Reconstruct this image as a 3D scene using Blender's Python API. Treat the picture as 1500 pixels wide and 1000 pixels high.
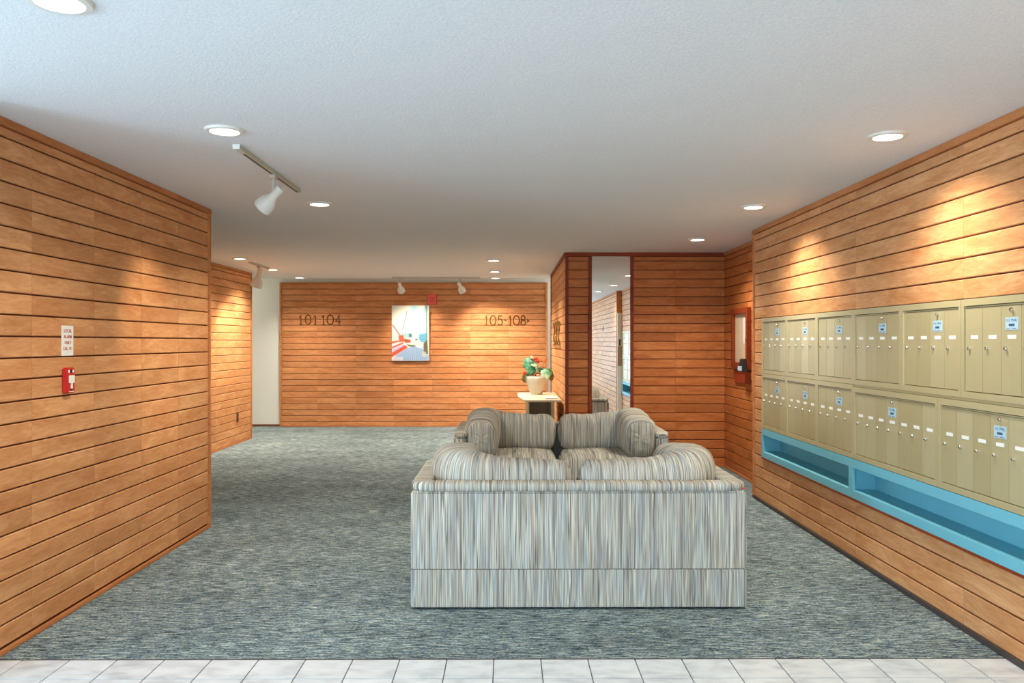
import bpy, bmesh, math, random
from mathutils import Vector, Matrix, Quaternion
random.seed(7)
PI = math.pi
S = bpy.context.scene
for o in list(bpy.data.objects): bpy.data.objects.remove(o)
COL = S.collection
F = 1190.0          # focal length in pixels of a 1500-wide frame
H = 2.44            # ceiling height
HC = 2.495          # corridor ceiling
EYE = 1.42

# ------------------------------------------------------------------ camera
cd = bpy.data.cameras.new('camera'); cam = bpy.data.objects.new('camera', cd); COL.objects.link(cam)
cam.location = (0, 0, EYE); cam.rotation_euler = (PI/2, 0, -5/F)
cd.sensor_width = 36; cd.lens = F/1500*36; cd.shift_y = 1/1500; cd.clip_start = .05; cd.clip_end = 200
S.camera = cam
# ------------------------------------------------------------------ view, world
S.view_settings.view_transform = 'Standard'; S.view_settings.look = 'None'
S.view_settings.gamma = 1; S.view_settings.use_curve_mapping = False
S.view_settings.exposure = 0.14
W = bpy.data.worlds.new('sky'); S.world = W; W.use_nodes = True
bg = W.node_tree.nodes['Background']; bg.inputs[0].default_value = (.72, .86, 1, 1); bg.inputs[1].default_value = 2.0

def area(name, loc, direction, sx, sy, power, col):
    l = bpy.data.lights.new(name, 'AREA'); l.shape = 'RECTANGLE'; l.size = sx; l.size_y = sy
    l.energy = power; l.color = col
    o = bpy.data.objects.new(name, l); COL.objects.link(o); o.location = loc
    o.rotation_euler = Vector(direction).to_track_quat('-Z', 'Z').to_euler()
    return o
# daylight that comes in through the glazed front of the entrance hall, left of and behind the camera
area('daylight_side_window', (-5.75, -.75, 1.05), (1, .66, .16), 2.0, 1.3, 235, (.54, .77, 1))
area('daylight_front_window', (-1.6, -3.7, 1.0), (.10, 1, .14), 4.6, 1.7, 140, (.64, .83, 1))
LAMP_COL = (1, .91, .78)
LAMP = 4.0
def lamp_spot(x, y, power, angle=138):
    l = bpy.data.lights.new('downlight_lamp', 'SPOT'); l.energy = power*LAMP; l.color = LAMP_COL
    l.spot_size = math.radians(angle); l.spot_blend = .9; l.shadow_soft_size = .06
    o = bpy.data.objects.new('downlight_lamp', l); COL.objects.link(o); o.location = (x, y, H-.03)

# ------------------------------------------------------------------ helpers
def srgb(r, g, b):
    f = lambda c: (c/255/12.92) if c/255 <= .04045 else ((c/255+.055)/1.055)**2.4
    return (f(r), f(g), f(b), 1)
class MB:
    def __init__(s): s.v = []; s.f = []
    def add(s, vs, fs):
        n = len(s.v); s.v += [tuple(p) for p in vs]; s.f += [tuple(i+n for i in q) for q in fs]; return s
    def box(s, x0, x1, y0, y1, z0, z1):
        vs = [(x, y, z) for z in (z0, z1) for y in (y0, y1) for x in (x0, x1)]
        return s.add(vs, [(0,2,3,1),(4,5,7,6),(0,1,5,4),(2,6,7,3),(0,4,6,2),(1,3,7,5)])
    def lathe(s, prof, n=24, c=(0,0,0), cap0=True, cap1=True):
        vs = []; fs = []
        for r, z in prof:
            for k in range(n):
                a = 2*PI*k/n; vs.append((c[0]+r*math.cos(a), c[1]+r*math.sin(a), c[2]+z))
        for i in range(len(prof)-1):
            for k in range(n):
                k2 = (k+1) % n; fs.append((i*n+k, i*n+k2, (i+1)*n+k2, (i+1)*n+k))
        if cap0: fs.append(tuple(range(n))[::-1])
        if cap1: fs.append(tuple((len(prof)-1)*n+k for k in range(n)))
        return s.add(vs, fs)
    def tube(s, pts, r, n=6, closed=False, cap=True):
        pts = [Vector(p) for p in pts]; m = len(pts); vs = []; fs = []
        up = Vector((0, 1, 0))
        for i, p in enumerate(pts):
            if closed: t = (pts[(i+1) % m]-pts[i-1]).normalized()
            else: t = (pts[min(i+1, m-1)]-pts[max(i-1, 0)]).normalized()
            a = t.cross(up)
            if a.length < .05: a = t.cross(Vector((1, 0, 0)))
            a.normalize(); b = a.cross(t).normalized()
            rr = r[i] if isinstance(r, (list, tuple)) else r
            for k in range(n):
                q = 2*PI*k/n; vs.append(p+a*math.cos(q)*rr+b*math.sin(q)*rr)
        for i in range(m if closed else m-1):
            j = (i+1) % m
            for k in range(n):
                k2 = (k+1) % n; fs.append((i*n+k, i*n+k2, j*n+k2, j*n+k))
        if cap and not closed: fs += [tuple(range(n))[::-1], tuple((m-1)*n+k for k in range(n))]
        return s.add(vs, fs)
    def mesh(s, name, mat, smooth=False, uv=None, bevel=0):
        me = bpy.data.meshes.new(name); me.from_pydata(s.v, [], s.f)
        bm = bmesh.new(); bm.from_mesh(me)
        if bevel: bmesh.ops.bevel(bm, geom=bm.edges[:], offset=bevel, segments=2, affect='EDGES', clamp_overlap=True)
        bmesh.ops.recalc_face_normals(bm, faces=bm.faces[:]); bm.to_mesh(me); bm.free()
        if mat: me.materials.append(mat)
        if uv:
            l = me.uv_layers.new(name='UVMap')
            for lp in me.loops: l.data[lp.index].uv = uv(me.vertices[lp.vertex_index].co)
        if smooth:
            for p in me.polygons: p.use_smooth = True
            if smooth is not True: me.set_sharp_from_angle(angle=math.radians(smooth))
        return me
def link(name, me, parent=None, loc=(0,0,0), rot=None):
    o = bpy.data.objects.new(name, me); COL.objects.link(o); o.location = loc
    if rot is not None: o.rotation_euler = rot
    if parent: o.parent = parent
    return o
def tag(o, label=None, cat=None, group=None, kind=None):
    for k, v in (('label', label), ('category', cat), ('group', group), ('kind', kind)):
        if v: o[k] = v
    return o
def empty(name, loc, rz=0, **kw):
    o = bpy.data.objects.new(name, None); COL.objects.link(o); o.location = loc; o.rotation_euler = (0, 0, rz)
    o.empty_display_size = .1
    return tag(o, **kw)
def copy_tree(o, parent=None):
    c = o.copy(); COL.objects.link(c)
    if parent: c.parent = parent
    for ch in list(o.children): copy_tree(ch, c)
    return c
def bx(name, mat, parent, x0, x1, y0, y1, z0, z1, bevel=0, label=None):
    o = link(name, MB().box(x0, x1, y0, y1, z0, z1).mesh(name, mat, bevel=bevel), parent)
    if label: o['label'] = label
    return o

# ------------------------------------------------------------------ materials
def mat(name, col=(.8,.8,.8,1), rough=.6, metal=0, spec=.5):
    m = bpy.data.materials.new(name); m.use_nodes = True
    b = m.node_tree.nodes['Principled BSDF']
    b.inputs['Base Color'].default_value = col; b.inputs['Roughness'].default_value = rough
    b.inputs['Metallic'].default_value = metal; b.inputs['Specular IOR Level'].default_value = spec
    return m, m.node_tree, b
def nd(nt, t, **kw):
    n = nt.nodes.new(t)
    for k, v in kw.items():
        if k in n.inputs: n.inputs[k].default_value = v
        else: setattr(n, k, v)
    return n
def ramp(nt, fac, stops, interp='LINEAR'):
    r = nt.nodes.new('ShaderNodeValToRGB'); r.color_ramp.interpolation = interp
    e = r.color_ramp.elements
    while len(e) < len(stops): e.new(.5)
    for q, (p, c) in zip(e, stops): q.position = p; q.color = c
    nt.links.new(fac, r.inputs[0]); return r.outputs[0]
def mix(nt, f, a, b, mode='MIX'):
    m = nt.nodes.new('ShaderNodeMix'); m.data_type = 'RGBA'; m.blend_type = mode
    for s, v in ((m.inputs[0], f), (m.inputs[6], a), (m.inputs[7], b)):
        if hasattr(v, 'is_linked') or isinstance(v, bpy.types.NodeSocket): nt.links.new(v, s)
        else: s.default_value = v
    return m.outputs[2]
def noise(nt, vec, scale, detail=3, rough=.5, dist=0):
    n = nd(nt, 'ShaderNodeTexNoise', Scale=scale, Detail=detail, Roughness=rough, Distortion=dist)
    nt.links.new(vec, n.inputs['Vector']); return n.outputs[0]
def mapping(nt, vec, sc, loc=(0,0,0)):
    n = nd(nt, 'ShaderNodeMapping'); n.inputs['Scale'].default_value = sc; n.inputs['Location'].default_value = loc
    nt.links.new(vec, n.inputs['Vector']); return n.outputs[0]
def bump(nt, b, h, strength, dist=.01):
    n = nd(nt, 'ShaderNodeBump', Strength=strength, Distance=dist)
    nt.links.new(h, n.inputs['Height']); nt.links.new(n.outputs[0], b.inputs['Normal'])

def make_wood(name, dark, light, rnd=.35, rough=.5):
    m, nt, b = mat(name, rough=rough, spec=.22)
    tc = nd(nt, 'ShaderNodeTexCoord').outputs['Object']
    oi = nd(nt, 'ShaderNodeObjectInfo').outputs['Random']
    off = nd(nt, 'ShaderNodeVectorMath', operation='SCALE'); off.inputs[0].default_value = (37, 11, 53)
    nt.links.new(oi, off.inputs['Scale'])
    ad = nd(nt, 'ShaderNodeVectorMath', operation='ADD'); nt.links.new(tc, ad.inputs[0]); nt.links.new(off.outputs[0], ad.inputs[1])
    v = ad.outputs[0]
    big = noise(nt, mapping(nt, v, (1.6, 1, 7)), 1.0, 3, .55, 1.2)
    fig = noise(nt, mapping(nt, v, (4, 1, 26)), 1.0, 5, .6, 2.4)
    fine = noise(nt, mapping(nt, v, (14, 1, 260)), 1.0, 2, .6)
    a = nd(nt, 'ShaderNodeMath', operation='MULTIPLY_ADD'); a.inputs[1].default_value = .55; nt.links.new(big, a.inputs[0])
    s2 = nd(nt, 'ShaderNodeMath', operation='MULTIPLY'); s2.inputs[1].default_value = .45; nt.links.new(fig, s2.inputs[0])
    nt.links.new(s2.outputs[0], a.inputs[2])
    c = ramp(nt, a.outputs[0], [(.34, dark), (.50, tuple((x+y)/2 for x, y in zip(dark, light))), (.64, light)])
    c = mix(nt, .15, c, ramp(nt, fine, [(.35, (.45,.45,.45,1)), (.6, (1,1,1,1))]), 'MULTIPLY')
    # dark mineral streaks and knots
    kn = noise(nt, mapping(nt, v, (13, 1, 60)), 1.0, 5, .7, 2.2)
    kf = ramp(nt, kn, [(.58, (0,0,0,1)), (.76, (.8,.8,.8,1))])
    c = mix(nt, kf, c, tuple(x*.62 for x in dark[:3])+(1,))
    # each board its own tone
    tone = ramp(nt, oi, [(0, (1-rnd,1-rnd*1.12,1-rnd*1.25,1)), (.25, (1-rnd*.35,)*3+(1,)), (.8, (1,1,1,1)), (1, (1.06,1.03,1,1))])
    c = mix(nt, 1.0, c, tone, 'MULTIPLY')
    nt.links.new(c, b.inputs['Base Color'])
    bump(nt, b, fine, .12, .002)
    return m
WOOD = make_wood('fir_panelling', srgb(198,130,78), srgb(232,174,120), .15)
WOOD2 = make_wood('fir_panelling_redder', srgb(184,114,66), srgb(222,156,104), .18)
WOOD3 = make_wood('fir_panelling_alcove', srgb(176,94,44), srgb(212,134,74), .18)  # same fir reddened; the shaded alcove's saturated tone is put into the colour
TRIM = make_wood('fir_trim', srgb(184,112,62), srgb(212,144,90), .10)
TRIM_D = make_wood('dark_trim', srgb(124,48,20), srgb(150,66,30), .12)
BACK = mat('groove_shadow_wood', srgb(92,48,22), .7)[0]

def make_ceiling():
    m, nt, b = mat('textured_ceiling_paint', srgb(226,226,222), .9, spec=.2)
    tc = nd(nt, 'ShaderNodeTexCoord').outputs['Object']
    n = noise(nt, tc, 95, 3, .6)
    bump(nt, b, n, .25, .006)
    nt.links.new(ramp(nt, n, [(.3, srgb(220,222,222)), (.7, srgb(234,235,234))]), b.inputs['Base Color'])
    return m
CEIL = make_ceiling()
WHITE = mat('white_wall_paint', srgb(226,226,218), .8, spec=.25)[0]

def make_carpet():
    m, nt, b = mat('streaked_loop_carpet', rough=1, spec=.08)
    tc = nd(nt, 'ShaderNodeTexCoord').outputs['Object']
    st = noise(nt, mapping(nt, tc, (11, 105, 1)), 1, 4, .76, .3)
    fi = noise(nt, mapping(nt, tc, (70, 260, 1)), 1, 2, .7)
    pt = noise(nt, mapping(nt, tc, (1.6, 3.2, 1)), 1, 3, .6)
    a = nd(nt, 'ShaderNodeMath', operation='MULTIPLY_ADD'); nt.links.new(st, a.inputs[0]); a.inputs[1].default_value = .62
    s2 = nd(nt, 'ShaderNodeMath', operation='MULTIPLY'); nt.links.new(fi, s2.inputs[0]); s2.inputs[1].default_value = .38
    nt.links.new(s2.outputs[0], a.inputs[2])
    c = ramp(nt, a.outputs[0], [(.39, srgb(24,32,42)), (.45, srgb(66,82,94)), (.505, srgb(114,130,136)), (.555, srgb(172,184,180)), (.61, srgb(220,224,214))])
    hue = noise(nt, mapping(nt, tc, (14, 60, 1), (5, 9, 0)), 1, 2, .5)
    c = mix(nt, .35, c, ramp(nt, hue, [(.36, srgb(120,156,200)), (.5, srgb(176,190,182)), (.66, srgb(206,180,150))]), 'MULTIPLY')
    c = mix(nt, 1, c, ramp(nt, pt, [(.35, (.88,.90,.90,1)), (.65, (1.25,1.27,1.25,1))]), 'MULTIPLY')
    nt.links.new(c, b.inputs['Base Color'])
    bump(nt, b, a.outputs[0], .5, .008)
    return m
CARPET = make_carpet()
def make_tile():
    m, nt, b = mat('cream_floor_tile', rough=.3, spec=.4)
    tc = nd(nt, 'ShaderNodeTexCoord').outputs['Object']
    oi = nd(nt, 'ShaderNodeObjectInfo').outputs['Random']
    off = nd(nt, 'ShaderNodeVectorMath', operation='SCALE'); off.inputs[0].default_value = (17, 31, 0); nt.links.new(oi, off.inputs['Scale'])
    ad = nd(nt, 'ShaderNodeVectorMath', operation='ADD'); nt.links.new(tc, ad.inputs[0]); nt.links.new(off.outputs[0], ad.inputs[1])
    n = noise(nt, mapping(nt, ad.outputs[0], (6, 12, 1)), 1.2, 4, .55)
    c = ramp(nt, n, [(.32, srgb(186,192,196)), (.5, srgb(208,215,218)), (.7, srgb(222,227,229))])
    nt.links.new(mix(nt, 1, c, ramp(nt, oi, [(0, (.93,.93,.93,1)), (1, (1,1,1,1))]), 'MULTIPLY'), b.inputs['Base Color'])
    return m
TILE = make_tile(); GROUT = mat('dark_grout', srgb(84,92,92), .9)[0]

def make_fabric():
    m, nt, b = mat('striped_upholstery', rough=.95, spec=.12)
    uv = nd(nt, 'ShaderNodeTexCoord').outputs['UV']
    a = noise(nt, mapping(nt, uv, (50, .4, 1)), 1, 3, .70)
    d = noise(nt, mapping(nt, uv, (150, 2.2, 1), (3, 7, 0)), 1, 2, .6)
    cr, bl, ta, dk, ru = srgb(224,220,200), srgb(146,166,178), srgb(146,130,114), srgb(66,68,74), srgb(154,100,74)
    c = ramp(nt, a, [(.25, dk), (.33, bl), (.38, cr), (.425, ta), (.46, bl), (.49, cr), (.515, dk), (.54, ta), (.575, cr), (.61, bl), (.65, ru), (.69, cr), (.76, ta)])
    c2 = ramp(nt, d, [(.34, dk), (.43, ta), (.5, cr), (.57, bl), (.66, cr)])
    c = mix(nt, .22, c, c2)
    e_ = noise(nt, mapping(nt, uv, (27, .5, 1), (8, 2, 0)), 1, 2, .5)
    c = mix(nt, .55, c, ramp(nt, e_, [(.36, (.30,.31,.34,1)), (.44, (1.1,1.1,1.1,1)), (.50, (.62,.58,.54,1)), (.55, (1.25,1.22,1.15,1)), (.60, (.8,.82,.86,1)), (.68, (.45,.38,.32,1))]), 'MULTIPLY')
    c = mix(nt, 1, c, (1.06, 1.05, 1.02, 1), 'MULTIPLY')
    nt.links.new(c, b.inputs['Base Color'])
    wv = noise(nt, mapping(nt, uv, (300, 300, 1)), 1, 2, .6)
    bump(nt, b, wv, .3, .003)
    return m
FAB = make_fabric()
BOXM = mat('beige_gold_enamel', srgb(190,176,132), .42, .15)[0]
BOXD = mat('mailbox_gap_shadow', srgb(96,84,54), .6)[0]
def make_door_mat():
    m, nt, b = mat('brushed_beige_door', rough=.38, metal=.2)
    oi = nd(nt, 'ShaderNodeObjectInfo').outputs['Random']
    c = ramp(nt, oi, [(0, srgb(180,166,120)), (1, srgb(196,184,142))])
    tc = nd(nt, 'ShaderNodeTexCoord').outputs['Object']
    n = noise(nt, mapping(nt, tc, (30, 1, 2)), 1, 3, .6)
    c = mix(nt, .25, c, ramp(nt, n, [(.3, (.85,.85,.85,1)), (.7, (1,1,1,1))]), 'MULTIPLY')
    nt.links.new(c, b.inputs['Base Color']); return m
DOORM = make_door_mat()
CHROME = mat('lock_chrome', srgb(205,202,192), .25, 1)[0]
DARK = mat('black_plastic', srgb(24,24,26), .5)[0]
CARD = mat('paper_card', srgb(240,238,226), .8)[0]
STICK = mat('pale_blue_sticker', srgb(176,204,214), .6)[0]
INK = mat('blue_ink', srgb(60,84,110), .7)[0]
BLUE = mat('turquoise_paint', srgb(112,186,202), .55)[0]
FIX = mat('white_fixture_enamel', srgb(226,224,212), .4)[0]
TRACKM = mat('beige_track_enamel', srgb(196,190,172), .45)[0]
RED = mat('fire_red', srgb(206,40,36), .4)[0]
RED2 = mat('red_orange_plastic', srgb(226,96,80), .5)[0]
REDINK = mat('red_ink', srgb(186,60,50), .7)[0]
BRASS = mat('aged_brass', srgb(112,74,28), .5, .4)[0]
BRASS2 = mat('polished_brass', srgb(176,150,92), .3, .9)[0]
LAM = mat('cream_laminate', srgb(228,208,174), .45)[0]
LAM_D = mat('tan_laminate', srgb(170,140,104), .5)[0]
POT = mat('stoneware_glaze', srgb(204,202,186), .5)[0]
SOIL = mat('potting_moss', srgb(92,66,44), .9)[0]
BASEB = mat('brown_baseboard', srgb(110,62,34), .6)[0]
RUBBER = mat('dark_base_strip', srgb(70,58,52), .7)[0]
MIRROR = mat('mirror_silver', (.86,.87,.85,1), .0, 1)[0]
def emis(name, col, s):
    m, nt, b = mat(name, col, .5); b.inputs['Emission Color'].default_value = col; b.inputs['Emission Strength'].default_value = s; return m
LENS = emis('lit_diffuser', (1, .96, .90, 1), 7)
def make_glass():
    m, nt, b = mat('clear_pane'); out = nt.nodes['Material Output']
    t = nd(nt, 'ShaderNodeBsdfTransparent'); g = nd(nt, 'ShaderNodeBsdfGlossy', Roughness=.02)
    f = nd(nt, 'ShaderNodeValue'); f.outputs[0].default_value = .10; x = nd(nt, 'ShaderNodeMixShader')
    nt.links.new(f.outputs[0], x.inputs[0]); nt.links.new(t.outputs[0], x.inputs[1]); nt.links.new(g.outputs[0], x.inputs[2])
    nt.links.new(x.outputs[0], out.inputs[0]); return m
GLASS = make_glass()
def make_leaf(name, a, c_):
    m, nt, b = mat(name, rough=.5)
    tc = nd(nt, 'ShaderNodeTexCoord').outputs['Object']
    n = noise(nt, tc, 11, 3, .6, .6)
    nt.links.new(ramp(nt, n, [(.38, a), (.62, c_)]), b.inputs['Base Color']); return m
LEAF1 = make_leaf('variegated_leaf', srgb(26,98,62), srgb(96,170,122))
LEAF2 = make_leaf('pale_leaf', srgb(96,160,120), srgb(196,222,186))
LEAF3 = make_leaf('olive_leaf', srgb(74,84,36), srgb(130,104,52))

# ------------------------------------------------------------------ panelled walls
PITCH = .1016; TH = .012; GAP = .0075
_pl = {}
def plank_mesh(L, h, wood):
    k = (round(L, 3), round(h, 3), wood.name)
    if k not in _pl:
        c = .0035; e = .0007; L2 = L-2*e
        # profile in (y, z): front is -y (at y = 0), back at y = TH
        pr = [(TH, 0), (c, 0), (0, c), (0, h-c), (c, h), (TH, h)]
        vs = [(e, y, z) for y, z in pr]+[(e+L2, y, z) for y, z in pr]
        n = 6; fs = [tuple(range(n))[::-1], tuple(range(n, 2*n))]+[(i, (i+1) % n, n+(i+1) % n, n+i) for i in range(n)]
        _pl[k] = MB().add(vs, fs).mesh('plank', wood)
    return _pl[k]
def wall(name, p0, p1, g0, joints, wood, holes=(), top=.036, base=.022, thick=.12, ztop=H, trim=TRIM, base_mat=TRIM, ends=(True, True), backing=None, pitch=.1016):
    """boards face the right-hand side of the walk p0 -> p1; local x runs along the wall"""
    p0 = Vector((p0[0], p0[1], 0)); p1 = Vector((p1[0], p1[1], 0)); d = p1-p0; L = d.length
    rz = math.atan2(d.y, d.x)
    mb = MB()
    for b in (backing or [(0, L, 0, ztop)]): mb.box(b[0], b[1], TH, TH+thick, b[2], b[3])
    root = link(name, mb.mesh(name, BACK), None, p0, (0, 0, rz)); tag(root, kind='structure')
    PITCH = pitch; z = g0-PITCH if g0 > .04 else g0
    rows = []
    while z < ztop:
        a = max(z+GAP/2, base); b_ = min(z+PITCH-GAP/2, ztop-top-.003)
        if b_-a > .015: rows.append((a, b_))
        z += PITCH
    e0 = .035 if ends[0] else 0; e1 = .035 if ends[1] else 0
    js = [e0]+[j for j in sorted(joints) if e0+.03 < j < L-e1-.03]+[L-e1]
    for a, b_ in rows:
        segs = [(js[i], js[i+1]) for i in range(len(js)-1)]
        for hx0, hx1, hz0, hz1 in holes:
            if (a+b_)/2 > hz0 and (a+b_)/2 < hz1:
                ns = []
                for s0, s1 in segs:
                    if s1 <= hx0 or s0 >= hx1: ns.append((s0, s1))
                    else:
                        if hx0-s0 > .02: ns.append((s0, hx0))
                        if s1-hx1 > .02: ns.append((hx1, s1))
                segs = ns
        for s0, s1 in segs:
            link('plank', plank_mesh(s1-s0, b_-a, wood), root, (s0, 0, a))
    bx('top_trim', trim, root, 0, L, -.014, TH, ztop-top, ztop, .002)
    bx('base_trim', base_mat, root, 0, L, -.012, TH, 0, base, .003)
    if ends[0]: bx('edge_trim', trim, root, 0, .034, -.012, TH+.0005, base, ztop-top, .002)
    if ends[1]: bx('edge_trim', trim, root, L-.034, L, -.012, TH+.0005, base, ztop-top, .002)
    return root
XL, XR = -2.30, 2.24
Y_LE = 6.26          # far end of left wall
Y_RE = 7.42          # far end of mailbox wall
Y_AL = 9.24          # alcove back / column front
Y_PE = 12.27         # far end of passage wall
Y_BK = 13.68         # back wall
X_L2 = -3.80; Y_L2E = 12.02
X_PW = .645; X_AS = 2.46

left = wall('wall_left', (XL, 3.40), (XL, Y_LE), .031, [3.93-3.40, 4.52-3.40, 5.10-3.40, 5.67-3.40], WOOD, ends=(True, True), pitch=.1011)
l2 = wall('wall_left_rear', (X_L2, Y_LE+.1), (X_L2, Y_L2E), .023, [1.2, 2.4, 3.3, 4.2, 4.95], WOOD, ends=(False, True))
back = wall('wall_back', (-3.85, Y_BK), (.655, Y_BK), .080, [(p-410)/87 for p in (465, 521.5, 577, 633, 689, 744.5)], WOOD2, ztop=2.425, top=.02, base=.012, thick=.03)
passage = wall('wall_passage', (X_PW, Y_PE), (X_PW, Y_AL+.0118), .0048, [1.0, 2.0], WOOD, top=.05, trim=TRIM_D, ends=(True, False), thick=.08)
ym = Y_AL
mx0, mx1 = (867-745)/128.8, (923-745)/128.8      # mirror edges
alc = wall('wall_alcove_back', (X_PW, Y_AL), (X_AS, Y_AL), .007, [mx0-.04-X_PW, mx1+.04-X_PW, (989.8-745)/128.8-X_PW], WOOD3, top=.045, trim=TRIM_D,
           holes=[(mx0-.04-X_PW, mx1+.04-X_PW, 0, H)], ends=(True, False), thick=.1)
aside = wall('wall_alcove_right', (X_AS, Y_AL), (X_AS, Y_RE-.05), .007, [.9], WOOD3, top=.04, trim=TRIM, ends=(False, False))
Y_MB0 = 7.146                                    # far edge of the mailbox bank
RY0 = 2.40
rw = wall('wall_right', (XR, Y_RE), (XR, RY0), .0048, [Y_RE-y for y in (6.45, 5.83, 5.23, 3.99, 3.38, 2.77)], WOOD, top=.04, trim=TRIM, base_mat=RUBBER, base=.028,
          holes=[(Y_RE-Y_MB0, Y_RE-2.53, .41, 1.63)], ends=(True, False), thick=.19,
          backing=[(0, Y_RE-Y_MB0, 0, H), (Y_RE-Y_MB0, Y_RE-RY0, 0, .41), (Y_RE-Y_MB0, Y_RE-RY0, 1.64, H), (Y_RE-2.53, Y_RE-RY0, .41, 1.64)])
bx('cap_trim', TRIM_D, rw, Y_RE-Y_MB0, Y_RE-RY0, -.016, .0, .397, .4105, .002)
# entrance part of the right wall, seen only in the mirror
entry = wall('wall_right_entrance', (2.15, RY0-.02), (2.15, -3.95), .0048, [1.2, 2.4, 3.6, 4.8], WOOD, top=.04, ends=(True, False))

def slab(name, m, *b): o = link(name, MB().box(*b).mesh(name, m)); tag(o, kind='structure'); return o
slab('corner_leak_plug', BACK, 2.461, 2.60, 9.241, 9.37, 0, H)  # hidden plug added to stop outside light leaking through the corner gap
slab('trim_1', TRIM, 2.14, XR-.002, RY0-.019, RY0-.012, 0, H)
slab('wall_corridor_rear', WHITE, -7, 5.5, Y_BK+.045, Y_BK+.16, 0, HC)
slab('wall_corridor_left', WHITE, -3.93, -3.815, Y_L2E-.11, Y_L2E+.0, 0, H) if False else None
slab('wall_corridor_front_left', WHITE, -7, X_L2-.135, Y_L2E-.10, Y_L2E, 0, H)
slab('wall_corridor_front_right', WHITE, X_PW+.10, 5.5, Y_PE-.10, Y_PE, 0, H)
slab('wall_corridor_end_left', WHITE, -7.1, -7, Y_L2E-.1, 12.95, 0, H)
slab('wall_corridor_end_left', WHITE, -7.1, -7, 12.95, Y_BK+.16, 0, HC)
slab('wall_corridor_end_right', WHITE, 5.5, 5.6, Y_PE-.1, 12.95, 0, H)
slab('wall_corridor_end_right', WHITE, 5.5, 5.6, 12.95, Y_BK+.16, 0, HC)
slab('wall_return_left', WHITE, X_L2-.13, XL-.135, Y_LE-.02, Y_LE+.095, 0, H)
slab('wall_entrance_front', WHITE, -6, XL-.0, 3.28, 3.395, 0, H)
slab('baseboard_corridor', BASEB, -7, -3.86, Y_BK+.03, Y_BK+.045, 0, .035)
slab('baseboard_corridor_right', BASEB, .66, 5.5, Y_BK+.03, Y_BK+.045, 0, .035)
slab('trim_passage_post', LAM, X_PW+.013, X_PW+.10, Y_PE, Y_PE+.012, 0, H) if False else None
# floor and ceiling
slab('ceiling', CEIL, -7.1, 5.6, -4.1, 12.95, H, H+.15)
slab('ceiling_corridor', WHITE, -7.1, 5.6, 12.95, Y_BK+.16, HC, HC+.10)
Y_TL = F*EYE/464.0 - .03      # edge between tile and carpet
Y_TL = 3.64
slab('floor', CARPET, -7.1, 5.6, Y_TL, Y_BK+.16, -.1, 0)
tf = slab('floor_entrance', GROUT, -6.1, 2.6, -4.1, Y_TL, -.1, -.004)
TW = .2104*3.64/3.641; TD = .2075
tm = MB().box(.0022, TW-.0022, .0022, TD-.0022, -.012, .0).mesh('tile', TILE, bevel=.0012)
x_off = -.0658
cnt = 0
for r in range(12):
    for c in range(-12, 12):
        x = x_off+c*TW
        if x+TW > XR+.02 or x < -2.72: continue
        cnt += 1
        link('tile', tm, tf, (x, Y_TL-(r+1)*TD, 0))
tfar = MB()
for r in range(12, 37):
    for c in range(-28, 12):
        x = x_off+c*TW
        if x+TW > XR-.15: continue
        tfar.box(x+.0022, x+TW-.0022, Y_TL-(r+1)*TD+.0022, Y_TL-r*TD-.0022, -.012, 0)
for r in range(0, 12):
    for c in range(-28, -12):
        x = x_off+c*TW
        if r > 1: tfar.box(x+.0022, x+TW-.0022, Y_TL-(r+1)*TD+.0022, Y_TL-r*TD-.0022, -.012, 0)
o = link('tile_field', tfar.mesh('tile_field', TILE), tf); o['kind'] = 'stuff'
bx('edge_strip', RUBBER, tf, XL, XR, Y_TL-.004, Y_TL+.003, -.01, .0015)
# glazed entrance front, behind and left of the camera
def window(name, x0, y0, x1, y1, n):
    d = Vector((x1-x0, y1-y0, 0)); L = d.length
    root = empty(name, (x0, y0, 0), math.atan2(d.y, d.x), kind='structure')
    mb = MB().box(0, L, -.04, .04, 0, .12).box(0, L, -.04, .04, 2.3, H)
    for i in range(n+1): x = (L-.08)*i/n; mb.box(x, x+.08, -.04, .04, .12, 2.3)
    link('window_frame', mb.mesh('window_frame', mat('bronze_frame', srgb(70,60,52), .5)[0]), root)
    return root
window('window_1', -6, -4, 2.3, -4, 6)
window('window_2', -6, 3.28, -6, -4, 5)
# white door leaf standing open at the entrance (in the mirror)
dr = empty('door_1', (2.236, 2.36, 0), 0, kind='structure')
bx('door_leaf', WHITE, dr, -.085, 0, 0.022, .0745, .01, 2.0, .002)
bx('lock_plate', BRASS, dr, -.06, -.025, .0745, .077, 1.35, 1.48)
bx('wood_edge', LAM_D, dr, -.084, .0, .0745, .076, .95, 1.34)

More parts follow.
